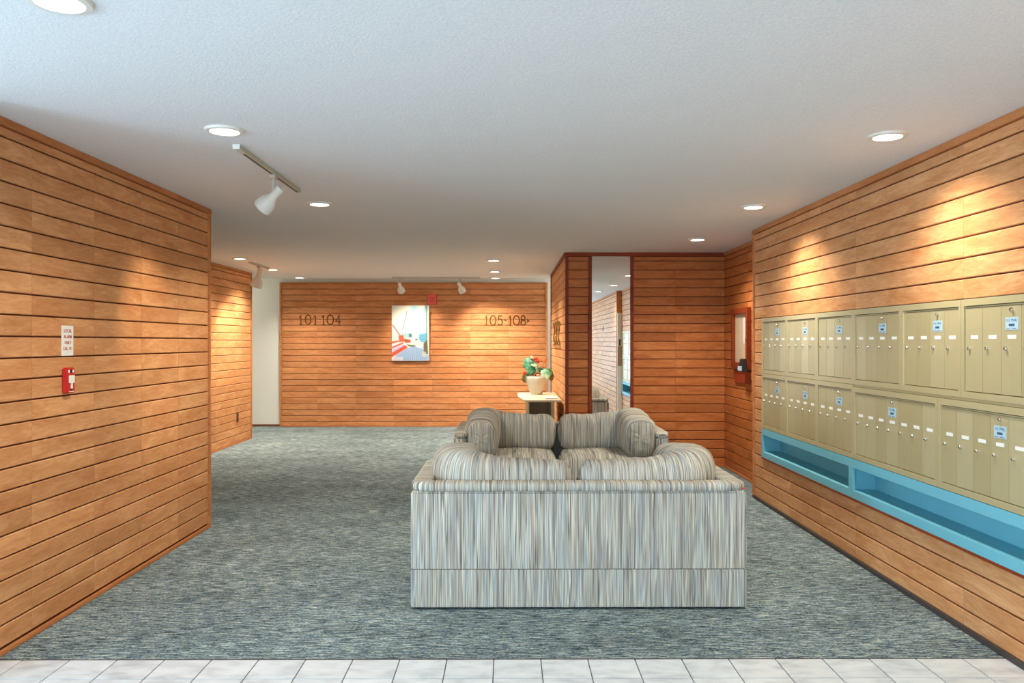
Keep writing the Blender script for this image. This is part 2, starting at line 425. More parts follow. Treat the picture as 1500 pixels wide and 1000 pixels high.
# ------------------------------------------------------------------ recessed ceiling lights
def ceiling_light():
    root = empty('ceiling_light', (0, 0, H))
    link('trim_ring', MB().lathe([(.066, -.004), (.070, -.012), (.088, -.010), (.094, -.003), (.094, 0), (.066, 0), (.066, -.004)], 36, cap0=False, cap1=False).mesh('trim_ring', FIX, smooth=40), root)
    link('lens', MB().lathe([(.066, -.001), (.066, -.006), (.05, -.009), (.0005, -.010)], 36, cap0=True, cap1=True).mesh('lens', LENS, smooth=40), root)
    return root
LIGHTS = [
 (-1.34, 2.43, 'recessed round ceiling light cut by the top left edge of the picture, nearest of all', 12),
 (-1.365, 3.91, 'large recessed ceiling light beside the near end of the white track', 20),
 (-1.39, 5.98, 'recessed ceiling light just right of the hanging white spotlight', 34),
 (-3.27, 9.9, 'small ceiling light left of the short track near the far left wall', 36),
 (-3.30, 11.4, 'small ceiling light just right of the short track by the white corridor wall', 36),
 (-3.29, 12.8, 'small far ceiling light above the left edge of the number 101 wall', 36),
 (-.187, 10.1, 'small ceiling light nearest of the three in a line before the far wall', 50),
 (-.20, 11.7, 'small ceiling light in the middle of the three in a line before the far wall', 50),
 (-.21, 12.86, 'small ceiling light closest to the far wall, beside the long track', 40),
 (1.87, 4.0, 'large recessed ceiling light on the right above the nearest mailboxes', 22),
 (1.84, 6.1, 'mid-size ceiling light on the right above the far mailboxes', 30),
 (1.87, 8.04, 'small ceiling light in the alcove before the mirror wall', 34),
 (1.80, 2.2, 'ceiling light out at the entrance, seen only in the mirror', 12),
]
for x, y, pw in ((-5.4, 13.3, 26), (2.3, 13.3, 60)):  # unseen fill lights added to brighten the corridor and its upper wall strip
    l = bpy.data.lights.new('corridor_fill', 'POINT'); l.energy = pw; l.color = (1, .93, .82); l.shadow_soft_size = .12
    o = bpy.data.objects.new('corridor_fill', l); COL.objects.link(o); o.location = (x, y, 2.25)
first = None
for x, y, lab, pw in LIGHTS:
    o = ceiling_light() if first is None else copy_tree(first)
    first = first or o
    o.location = (x, y, H); tag(o, lab, 'ceiling light', 'recessed ceiling lights'); lamp_spot(x, y, pw)

# ------------------------------------------------------------------ track lights
def head_mesh(): 
    return MB().lathe([(.0005, -.075), (.024, -.072), (.026, -.06), (.026, .0), (.036, .02), (.052, .045), (.058, .075), (.058, .105), (.054, .105), (.052, .075), (.03, .03), (.001, .03)], 28, cap0=False, cap1=False).mesh('lamp_head', FIX, smooth=35)
HM = head_mesh()
BULB = emis('spot_bulb', (1, .9, .75, 1), 12)
def spot_head(root, x, y, direction, power, drop=.09, scale=1.0, angle=55):
    """in the root's coordinates; track underside at z = -.022"""
    bx('adapter', TRACKM, root, x-.018, x+.018, y-.03, y+.03, -.045, -.022, .003)
    link('stem', MB().box(x-.008, x+.008, y-.004, y+.004, -.045-drop, -.04).mesh('stem', TRACKM, bevel=.002), root)
    d = Vector(direction).normalized()
    q = d.to_track_quat('Z', 'Y').to_euler()
    c = (x, y, -.045-drop-.012)
    hd = link('lamp_head', HM, root, c, q); hd.scale = (scale,)*3
    link('bulb', MB().lathe([(.03, .05), (.044, .078), (.03, .088), (.001, .092)], 20, cap0=True, cap1=False).mesh('bulb', BULB, smooth=True), hd)
    l = bpy.data.lights.new('track_lamp', 'SPOT'); l.energy = power*1.6; l.color = (1, .84, .64); l.spot_size = math.radians(angle); l.spot_blend = .9; l.shadow_soft_size = .04
    lo = bpy.data.objects.new('track_lamp', l); COL.objects.link(lo)
    rm = root.matrix_basis if False else Matrix.Translation(root.location) @ root.rotation_euler.to_matrix().to_4x4()
    lo.location = rm @ (Vector(c)+d*.12*scale); lo.rotation_euler = (rm.to_3x3() @ d).to_track_quat('-Z', 'Y').to_euler()
def track(loc, length, along_x, label):
    root = empty('track_light', loc, 0, label=label, cat='track light', group='track lights')
    if along_x: bx('track', TRACKM, root, 0, length, -.017, .017, -.022, 0, .002)
    else:
        bx('track', TRACKM, root, -.017, .017, 0, length, -.022, 0, .002)
        bx('slot', DARK, root, -.006, .006, .12, length-.02, -.0228, -.0215)
        bx('end_cap', FIX, root, -.019, .019, -.006, .0, -.024, 0, .001)
    return root
t1 = track((-1.405, 4.20, H), 1.23, False, 'white spotlight hanging from a track on the near left ceiling')
spot_head(t1, 0, .66, (-.70, .28, -.62), 22)
t2 = track((-3.28, 10.30, H), .80, False, 'short track with one white spotlight beside the far left wall')
spot_head(t2, 0, .38, (-.32, .25, -.9), 45, drop=.10, scale=1.35, angle=100)
t3 = track((-1.83, 12.75, H), 1.38, True, 'long track with two small spotlights above the sailing picture')
spot_head(t3, .13, 0, (.16, .80, -.86), 52, angle=80)
spot_head(t3, 1.07, 0, (.38, .70, -.82), 66, angle=85)

# ------------------------------------------------------------------ mirror
mr = empty('wall_mirror', (mx0, Y_AL, 0), 0, label='tall narrow frameless mirror between dark wood strips on the alcove wall', cat='mirror')
MW = mx1-mx0
bx('mirror_glass', MIRROR, mr, 0, MW, -.010, .004, .06, 2.405)
bx('side_strip', TRIM_D, mr, -.039, -.001, -.016, .004, .03, 2.39, .002)
bx('side_strip', TRIM_D, mr, MW+.001, MW+.039, -.016, .004, .03, 2.39, .002)
bx('bottom_strip', TRIM_D, mr, 0, MW, -.014, .004, .03, .059, .002)

# ------------------------------------------------------------------ sofas
def sweep(path, sec, closed_sec=True):
    """path: list of (pos Vector, dir Vector, sx, z0, z1); section in (side, up) unit square"""
    vs = []; fs = []; n = len(sec)
    for p, d, w, z0, z1 in path:
        side = Vector((d.y, -d.x, 0))
        for a, b in sec:
            q = p+side*(a*w/2); vs.append((q.x, q.y, z0+(b+1)/2*(z1-z0)))
    for i in range(len(path)-1):
        for k in range(n):
            k2 = (k+1) % n; fs.append((i*n+k, i*n+k2, (i+1)*n+k2, (i+1)*n+k))
    fs += [tuple(range(n))[::-1], tuple((len(path)-1)*n+k for k in range(n))]
    return vs, fs
def superell(n, e): 
    out = []
    for k in range(n):
        a = 2*PI*k/n; c, s = math.cos(a), math.sin(a)
        out.append((math.copysign(abs(c)**(2/e), c), math.copysign(abs(s)**(2/e), s)))
    return out
def swept(name, path_pts, sec, dims, mat_, parent, wob=0, u0=0, seed=0, label=None):
    """dims(t, dist, total) -> width, z0, z1"""
    pts = [Vector((p[0], p[1], 0)) for p in path_pts]; ds = [0]
    for i in range(1, len(pts)): ds.append(ds[-1]+(pts[i]-pts[i-1]).length)
    T = ds[-1]; path = []
    for i, p in enumerate(pts):
        d = (pts[min(i+1, len(pts)-1)]-pts[max(i-1, 0)]).normalized()
        w, z0, z1 = dims(ds[i]/T, ds[i], T); path.append((p, d, w, z0, z1))
    vs, fs = sweep(path, sec); n = len(sec); rnd = random.Random(seed)
    fs = fs[:-1]; ph = [rnd.uniform(0, 6.28) for _ in range(8)]
    per = 2*(dims(.5, T*.5, T)[0]+dims(.5, T*.5, T)[2]-dims(.5, T*.5, T)[1])*.85
    if wob:
        for j in range(len(vs)):
            i, k = divmod(j, n); s = ds[i]; a = 2*PI*k/n
            w = wob*(math.sin(s*23+ph[0]+2*math.sin(a+ph[1]))*.5+math.sin(s*51+ph[2]+a*2)*.3+math.sin(s*90+ph[3]+a*3)*.2)
            p = Vector(vs[j]); c = Vector((path[i][0].x, path[i][0].y, (path[i][3]+path[i][4])/2)); v = (p-c)
            if v.length > 1e-4: p += v.normalized()*w
            vs[j] = tuple(p)
    # bulging end panel with wrinkles
    main = len(pts); L = path[-1]; d = L[1]; side = Vector((d.y, -d.x, 0)); zc = (L[3]+L[4])/2; last = [Vector(v) for v in vs[-n:]]; cc = Vector((L[0].x, L[0].y, zc))
    caps = [(.90, .012), (.75, .02), (.55, .026), (.35, .029), (.12, .031)]
    for q, (sc_, off) in enumerate(caps):
        for k in range(n):
            p = cc+(last[k]-cc)*sc_; a = 2*PI*k/n
            wr = (wob*1.1*math.sin(p.z*150+3*math.sin((p-cc).dot(side)*18+ph[4]))*(1 if q < 4 else 0)) if wob else 0
            vs.append(tuple(p+d*(off*(1 if wob > .003 else .3)+wr)))
    for i in range(main-1, main-1+len(caps)):
        for k in range(n):
            k2 = (k+1) % n; fs.append((i*n+k, i*n+k2, (i+1)*n+k2, (i+1)*n+k))
    fs.append(tuple((main-1+len(caps))*n+k for k in range(n)))
    me = bpy.data.meshes.new(name); me.from_pydata([tuple(v) for v in vs], [], fs); me.materials.append(mat_)
    l = me.uv_layers.new(name='UVMap')
    for p in me.polygons:
        mn = max(p.vertices)//n >= main; ks = [v % n for v in p.vertices]; wrap = max(ks)-min(ks) > n/2
        for li, vi in zip(p.loop_indices, p.vertices):
            i, k = divmod(vi, n)
            if mn: q = Vector(vs[vi])-cc; l.data[li].uv = (u0+2.3+q.dot(side), q.z)
            else: l.data[li].uv = (u0+ds[i], per*.5*(1-abs(1-2*((k+n//4) % n)/n)))
    bm = bmesh.new(); bm.from_mesh(me); bmesh.ops.recalc_face_normals(bm, faces=bm.faces[:]); bm.to_mesh(me); bm.free()
    for p in me.polygons: p.use_smooth = True
    me.set_sharp_from_angle(angle=math.radians(60))
    o = link(name, me, parent)
    if label: o['label'] = label
    return o
def rounded_path(corners, r, step=.02):
    out = []; P = [Vector((c[0], c[1])) for c in corners]
    cur = P[0]
    def seg(a, b):
        n = max(1, int((b-a).length/step)); return [a.lerp(b, i/n) for i in range(n)]
    for i in range(1, len(P)-1):
        a = (P[i-1]-P[i]).normalized(); b = (P[i+1]-P[i]).normalized()
        s = P[i]+a*r; e = P[i]+b*r; out += seg(cur, s)
        for k in range(8):
            t = k/8; out.append(s.lerp(P[i], t).lerp(P[i].lerp(e, t), t))
        cur = e
    out += seg(cur, P[-1]); out.append(P[-1]); return out
def sofa(name, loc, rz, label, seed):
    """local: back outer face at y = 0, front at y = D, centre x = 0"""
    W2, D, HT = .895, .90, .668
    root = empty(name, loc, rz, label=label, cat='sofa', group='striped loveseats in the lobby')
    ux = lambda c: (c.x+seed*3.1, c.z); uy = lambda c: (c.y+seed*5.7+c.x*.3, c.z)
    def part(nm, m_, uv, bev=.012):
        return link(nm, m_.mesh(nm, FAB, smooth=35, uv=uv, bevel=bev), root)
    part('backrest', MB().box(-W2, W2, 0, .10, .205, HT-.04), ux)
    for s in (-1, 1):
        a, b = sorted((s*W2, s*(W2-.10)))
        part('armrest', MB().box(a, b, .10, D, .205, HT-.04), uy)
    # skirt panels: lower border, a touch proud of the body
    part('skirt', MB().box(-W2+.0, W2-.0, -.006, .10, .012, .212), lambda c: (c.x*1.003+seed*2.2+.4, c.z), .006)
    for s in (-1, 1):
        a, b = sorted((s*(W2+.004), s*(W2-.10)))
        part('skirt', MB().box(a, b, .10, D+.004, .012, .212), uy, .006)
    part('front_rail', MB().box(-W2+.1, W2-.1, D-.09, D-.01, .012, .27), ux, .01)
    link('deck', MB().box(-W2+.1, W2-.1, .1, D-.09, .18, .26).mesh('deck', DARK), root)
    for sx in (-1, 1):
        for y in (.10, D-.10):
            link('foot', MB().lathe([(.022, 0), (.028, .02)], 12, (sx*(W2-.09), y, 0)).mesh('foot', DARK), root)
    # padded rim over back and arms
    i = .052
    pth = rounded_path([(-W2+i, D-.004), (-W2+i, i), (W2-i, i), (W2-i, D-.004)], .035)
    def rd(t, d, T):
        e = min(d, T-d); k = min(1, .55+.45*math.sqrt(max(0, min(1, e/.03))))
        return .112*k, HT-.046, HT-.046+.052*k
    swept('padded_rim', pth, superell(16, 3.6), rd, FAB, root, wob=.0015, u0=seed*7.7, seed=seed)
    # wrap-round back cushions
    for s in (-1, 1):
        xa = s*(W2-.10-.125)
        pts = rounded_path([(s*.006, .235), (xa, .235), (xa, D-.045)], .17, .022)
        def cd_(t, d, T, s=s):
            e0 = min(1, d/.11); e1 = min(1, (T-d)/.035)
            k0 = (1-(1-e0)**2.4)**(1/2.4); k1 = (1-(1-e1)**2.6)**(1/2.6)
            k = min(max(k0, .25), max(k1, .38)) if d < T/2 else max(k1, .80)
            corner = math.exp(-((d-.68)/.24)**2)
            top = .762+.050*corner+(.025 if d > .8 else .025*max(0, (d-.5)/.3))
            bot = .435; mid = .60
            return (.285+.02*corner)*k, mid-(mid-bot)*k, mid+(top-mid)*k
        swept('back_cushion', pts, superell(32, 2.9), cd_, FAB, root, wob=.007, u0=seed*9+s*4, seed=seed*10+s)
    # seat cushions
    for s in (-1, 1):
        n = 18; vs = []; fs = []; x0, x1 = s*.004, s*(W2-.13); y0, y1 = .22, D+.0
        nx, ny = 16, 18
        def hz(u, v):
            ex = min(u, 1-u)*2; ey = min(1, (1-v)*6) 
            return .36+.095*(1-(1-min(1, ex*3.2))**2.4)**.42*(1-(1-ey)**2.4)**.45+.028*math.sin(PI*u)*math.sin(PI*min(1, v*.9+.05))
        for j in range(ny+1):
            for k in range(nx+1):
                u, v = k/nx, (j/ny)**.7; vs.append((x0+(x1-x0)*u, y0+(y1-y0)*v, hz(u, v)))
        m = len(vs)
        for j in range(ny+1):
            for k in range(nx+1):
                u, v = k/nx, (j/ny)**.7; vs.append((x0+(x1-x0)*u, y0+(y1-y0)*v, .262+.02*(1-min(1, min(u, 1-u)*12))))
        idx = lambda j, k, b=0: b*m+j*(nx+1)+k
        for j in range(ny):
            for k in range(nx):
                fs.append((idx(j,k), idx(j,k+1), idx(j+1,k+1), idx(j+1,k))); fs.append((idx(j,k,1), idx(j+1,k,1), idx(j+1,k+1,1), idx(j,k+1,1)))
        for k in range(nx):
            fs.append((idx(0,k), idx(0,k,1), idx(0,k+1,1), idx(0,k+1))); fs.append((idx(ny,k), idx(ny,k+1), idx(ny,k+1,1), idx(ny,k,1)))
        for j in range(ny):
            fs.append((idx(j,0), idx(j+1,0), idx(j+1,0,1), idx(j,0,1))); fs.append((idx(j,nx), idx(j,nx,1), idx(j+1,nx,1), idx(j+1,nx)))
        me = MB().add(vs, fs).mesh('seat_cushion', FAB, smooth=70, uv=lambda c: (c.x+seed*1.7+s, c.y+c.z))
        link('seat_cushion', me, root)
    return root
near = sofa('loveseat', (.374, 4.318, 0), 0, 'striped loveseat in the foreground seen from behind, its back to the picture', 1)
far = sofa('loveseat', (.440, 7.66, 0), PI, 'striped loveseat facing the camera in front of the mirror alcove', 2)
bx('care_tag', RED, near, .865, .890, -.0035, .001, .640, .643, label='tiny red tag')

# ------------------------------------------------------------------ mailboxes
def tri_text(body, size, m, name='text', ext=.0004, align='CENTER', bold=0):
    cu = bpy.data.curves.new(name, 'FONT'); cu.body = body; cu.size = size; cu.align_x = align; cu.align_y = 'CENTER'; cu.extrude = ext; cu.offset = bold
    cu.resolution_u = 2
    o = bpy.data.objects.new(name, cu); COL.objects.link(o)
    dg = bpy.context.evaluated_depsgraph_get(); me = bpy.data.meshes.new_from_object(o.evaluated_get(dg)); me.name = name
    bpy.data.objects.remove(o); me.materials.clear(); me.materials.append(m); return me
MAILTXT = tri_text('U.S. MAIL', .019, INK, 'lettering')
LOCK = MB().lathe([(.0095, 0), (.0095, .006), (.0075, .010), (.0005, .011)], 14, cap0=False, cap1=False).mesh('lock', CHROME, smooth=40)
LOCKD = MB().box(-.0012, .0012, -.004, .004, .0105, .0122).mesh('keyhole', DARK)
RX = (PI/2, 0, 0)
_dm = {}
def mailbox_unit(x0, x1, z0, z1, n, label, row):
    """local frame of the mailbox bank: x along wall away from far corner, front is -y"""
    W = x1-x0; Hh = z1-z0
    root = link('mailbox_unit', None, None); root.empty_display_size = .1
    root.location = (XR, Y_MB0-x0, z0); root.rotation_euler = (0, 0, -PI/2)
    tag(root, label, 'mailbox', 'beige mailbox units in the right wall')
    fr = .024; ft = .034; fb = .032
    mb = MB()
    g = .0012
    mb.box(g, fr, -.012, .09, 0+g, Hh-g).box(W-fr, W-g, -.012, .09, g, Hh-g)
    mb.box(fr, W-fr, -.012, .09, Hh-ft, Hh-g).box(fr, W-fr, -.012, .09, g, fb)
    link('frame', mb.mesh('frame', BOXM), root)
    bx('housing', BOXD, root, fr, W-fr, .004, .09, fb, Hh-ft)
    bx('top_lip', BOXM, root, fr, W-fr, -.006, .004, Hh-ft-.010, Hh-ft-.004)
    dw = (W-2*fr-.004)/n; dz0 = fb+.004; dz1 = Hh-ft-.012
    key = (round(dw, 3), round(dz1-dz0, 3))
    if key not in _dm: _dm[key] = MB().box(.0009, dw-.0009, -.005, .004, 0, dz1-dz0).mesh('door', DOORM, bevel=.0008)
    if 'card' not in _dm:
        _dm['card'] = MB().box(-.030, .030, -.0012, 0, -.0085, .0085).mesh('name_card', CARD)
        _dm['ink'] = MB().box(-.012, .010, -.0016, -.001, -.002, .002).mesh('name_mark', STICK)
        _dm['st'] = MB().box(-.046, .046, -.0014, 0, -.028, .028).mesh('sticker', STICK)
        _dm['slot'] = MB().box(-.020, .020, -.0022, 0, -.012, -.001).box(-.04, -.012, -.0018, 0, -.0235, -.021).box(.0, .035, -.0018, 0, -.0235, -.021).mesh('sticker_label', INK)
    st = 2 if n == 4 else 3
    for i in range(n):
        d = link('door', _dm[key], root, (fr+.002+i*dw, 0, dz0))
        zc = Hh*(1-.385)-dz0; zl = Hh*(1-.495)-dz0
        link('name_card', _dm['card'], d, (dw*.54, -.005, zc))
        link('lock', LOCK, d, (dw*.25, -.005, zl), RX)
        if i == st:
            link('sticker', _dm['st'], d, (dw*.54, -.005, Hh*(1-.262)-dz0))
            link('sticker_label', _dm['slot'], d, (dw*.54, -.005, Hh*(1-.262)-dz0))
            link('lettering', MAILTXT, d, (dw*.54, -.0064, Hh*(1-.262)-dz0+.014), RX)
            link('master_lock', LOCK, d, (dw*.54, -.005, Hh*(1-.135)-dz0), RX)
    return root
up = [7.146, 6.512, 5.871, 5.247, 4.605, 3.991, 3.36, 2.53]
lo = [(7.146, 6.512, 4), (6.512, 5.871, 4), (5.871, 5.247, 4), (5.247, 4.209, 7), (4.209, 3.17, 7), (3.17, 2.53, 4)]
names_up = ['at its far end by the wood corner', 'second from the far corner', 'third from the far corner',
            'fourth from the far corner', 'fifth from the far corner', 'cut by the right edge of the picture', 'the near end one, seen only in the mirror']
for i in range(7):
    mailbox_unit(Y_MB0-up[i], Y_MB0-up[i+1], 1.147, 1.63, 5 if i == 6 else 4, (('five' if i == 6 else 'four')+'-door mailbox unit in the upper row, '+names_up[i]), 0)
names_lo = ['beige four-door mailbox unit in the lower row, nearest the far wood corner', 'beige four-door mailbox unit in the lower row, second from the far corner',
            'beige four-door mailbox unit in the lower row, just left of the wide ones', 'wide seven-door beige mailbox unit, fully in view in the lower row',
            'wide seven-door beige mailbox unit, cut by the right picture edge', 'four-door mailbox unit in the lower row, the near end one, outside the picture']
for (a, b, n), nm in zip(lo, names_lo):
    mailbox_unit(Y_MB0-a, Y_MB0-b, .667, 1.133 if a < 5.3 else 1.147, n, nm, 1)
# turquoise shelf below the boxes
sh = empty('parcel_shelf', (XR, Y_MB0, 0), -PI/2, label='turquoise painted recessed shelf with two bays under the mailboxes', cat='shelf')
SL = Y_MB0-2.53; dv = Y_MB0-5.285
link('face_frame', MB().box(0, SL, -.012, .004, .609, .665).box(0, SL, -.012, .004, .4115, .462)
     .box(0, .03, -.012, .004, .462, .609).box(dv-.03, dv+.03, -.012, .004, .462, .609).box(SL-.03, SL, -.012, .004, .462, .609).mesh('face_frame', BLUE), sh)
bx('bay_floor', BLUE, sh, 0, SL, .004, .155, .44, .462)
bx('bay_top', BLUE, sh, 0, SL, .004, .155, .609, .63)
bx('bay_back', BLUE, sh, 0, SL, .145, .155, .462, .609)
bx('divider', BLUE, sh, dv-.01, dv+.01, .004, .145, .462, .609)
bx('end_panel', BLUE, sh, 0, .02, .004, .145, .462, .609)
bx('end_panel', BLUE, sh, SL-.02, SL, .004, .145, .462, .609)
# wall filler behind row steps
bx('filler_strip', BOXM, rw, Y_RE-5.247, Y_RE-2.53, -.004, .05, 1.1335, 1.1465)

# ------------------------------------------------------------------ directory case on the alcove side wall
dc = empty('notice_case', (X_AS, 8.82, 1.146), -PI/2, label='glazed wooden notice case on the narrow alcove side wall', cat='notice case')
cw, ch = .60, .63
link('frame', MB().box(0, .06, -.045, .0, 0, ch).box(cw-.06, cw, -.045, 0, 0, ch).box(.06, cw-.06, -.045, 0, ch-.06, ch).box(.06, cw-.06, -.045, 0, 0, .06).mesh('frame', TRIM_D, bevel=.003), dc)
bx('backing', LAM, dc, .06, cw-.06, -.012, -.002, .06, ch-.06)
bx('notice_sheet', CARD, dc, .36, cw-.07, -.015, -.0125, .26, ch-.10)
bx('pane', GLASS, dc, .06, cw-.06, -.034, -.031, .06, ch-.06)
link('lock', LOCK, dc, (cw-.03, -.045, .31), RX)
nb = empty('wall_box', (X_AS, 8.78, .99), -PI/2, label='flat red-brown wooden plate on the wall under the notice case', cat='plate')
bx('plate', mat('red_brown_stain', srgb(150,48,22), .5)[0], nb, 0, .54, -.018, 0, 0, .13, .003)
ph = empty('intercom', (X_AS, 8.36, 1.16), -PI/2, label='small black device with a pale blue label at the lower corner of the notice case', cat='intercom')
link('body', MB().add([(0,-.10,-.04),(.16,-.10,-.04),(.16,-.046,-.04),(0,-.046,-.04),(.03,-.085,.09),(.13,-.085,.09),(.13,-.046,.09),(.03,-.046,.09)],
     [(0,3,2,1),(4,5,6,7),(0,1,5,4),(3,7,6,2),(0,4,7,3),(1,2,6,5)]).mesh('body', DARK, bevel=.004), ph)
bx('label_plate', STICK, ph, .015, .145, -.104, -.098, -.03, .015)

# ------------------------------------------------------------------ left wall fittings
ps = empty('fire_alarm_pull', (XL, 4.19, 1.156), PI/2, label='red manual fire alarm pull station on the left wall', cat='fire alarm')
bx('body', RED, ps, 0, .080, -.028, 0, 0, .132, .006)
bx('handle', CARD, ps, .016, .064, -.034, -.028, .052, .092, .001, 'white T-shaped pull handle')
bx('handle_stem', CARD, ps, .034, .046, -.034, -.028, .024, .052, .001)
for x in (.012, .052): bx('marking', CARD, ps, x, x+.014, -.0287, -.028, .106, .120)
bx('slot', DARK, ps, .030, .048, -.0287, -.028, .104, .122)
bx('latch', DARK, ps, .032, .048, -.030, -.028, .014, .022)
bx('marking', CARD, ps, .016, .064, -.0287, -.028, .006, .010)
sg = empty('alarm_sign', (XL, 4.187, 1.350), PI/2, label='white vertical sign with red lettering above the pull station', cat='sign')
bx('plate', CARD, sg, 0, .108, -.004, 0, 0, .156)
for k, t in enumerate(['LOCAL', 'ALARM', 'ONLY', 'CALL 911']):
    link('lettering', tri_text(t, .0235 if k < 3 else .0215, REDINK, 'lettering', bold=.0003), sg, (.054, -.0045, .128-k*.0305), RX)
ou = empty('wall_outlet', (X_L2, 11.36, .30), PI/2, label='brown power outlet plate low on the far left wall', cat='outlet')
bx('plate', BASEB, ou, 0, .075, -.008, 0, 0, .14, .002); bx('socket', DARK, ou, .022, .053, -.0095, -.008, .02, .055); bx('socket', DARK, ou, .022, .053, -.0095, -.008, .085, .12)
th = empty('wall_plaque', (2.15, .05, 1.66), -PI/2, label='small pale control plate on the entrance wall, seen in the mirror', cat='plate')
bx('plate', CARD, th, 0, .12, -.02, 0, 0, .13, .003); bx('dial', BRASS, th, .03, .09, -.026, -.02, .03, .09)

# ------------------------------------------------------------------ back wall: numbers, picture, alarm horn
Z = lambda y: EYE-(y-501)/87.0
Xp = lambda x: (x-745)/87.0
def arc(cx, cy, rx, ry, a0, a1, n=14): return [(cx+rx*math.cos(math.radians(a0+(a1-a0)*i/n)), cy+ry*math.sin(math.radians(a0+(a1-a0)*i/n))) for i in range(n+1)]
def digit(ch, w, h):
    L = []
    if ch == '1': L = [[(-.3*w, .74*h), (.0, .97*h), (0, 0)], [(-.2*w, 0), (.2*w, 0)]]
    elif ch == '0': L = [arc(0, h/2, w/2, h/2, 0, 360, 22)]
    elif ch == '4': L = [[(.12*w, 0), (.12*w, h), (-.5*w, .3*h), (.5*w, .3*h)]]
    elif ch == '5': L = [[(.42*w, .97*h), (-.3*w, .97*h), (-.38*w, .55*h)]+arc(-.02*w, .32*h, .46*w, .31*h, 130, -150, 16)]
    elif ch == '8': L = [arc(0, .75*h, .36*w, .24*h, 0, 360, 16), arc(0, .26*h, .46*w, .26*h, 0, 360, 18)]
    elif ch == '-': L = [[(-.3*w, .5*h), (.3*w, .5*h)]]
    mb = MB()
    for l in L: mb.tube([(x, -.010, z) for x, z in l], .0088, 6)
    for l in L[:1]: mb.tube([(l[0][0], -.008, l[0][1]), (l[0][0], .001, l[0][1])], .004, 5)
    return mb
def sign(name, label, items, ytop, ybot):
    h = (ybot-ytop)/87.0; z0 = Z(ybot); x0 = Xp(items[0][1])
    root = empty(name, (x0, Y_BK-.0005, z0), 0, label=label, cat='room number')
    for ch, px, w in items:
        if ch == '>': me = MB().add([(-.02,-.012,.04),(-.02,-.012,.10),(.028,-.012,.07),(-.02,0,.04),(-.02,0,.10),(.028,0,.07)], [(0,2,1),(3,4,5),(0,1,4,3),(1,2,5,4),(0,3,5,2)]).mesh('arrow', BRASS)
        else: me = digit(ch, w, h).mesh('digit', BRASS, smooth=50)
        link('arrow' if ch == '>' else ('hyphen' if ch == '-' else 'digit'), me, root, (Xp(px)-x0, 0, 0))
sign('number_sign', 'thin brass numerals 101 104 at the left of the far wall',
     [('1', 441.2, .09), ('0', 451.7, .095), ('1', 462.2, .09), ('1', 474.3, .09), ('0', 484, .105), ('4', 496, .085)], 461, 475)
sign('number_sign', 'thin brass numerals 105-108 at the right of the far wall',
     [('1', 712.6, .09), ('0', 722, .095), ('5', 732.7, .08), ('-', 740.5, .05), ('1', 747.4, .09), ('0', 756.2, .10), ('8', 766.2, .085), ('>', 773.8, .05)], 462, 476)
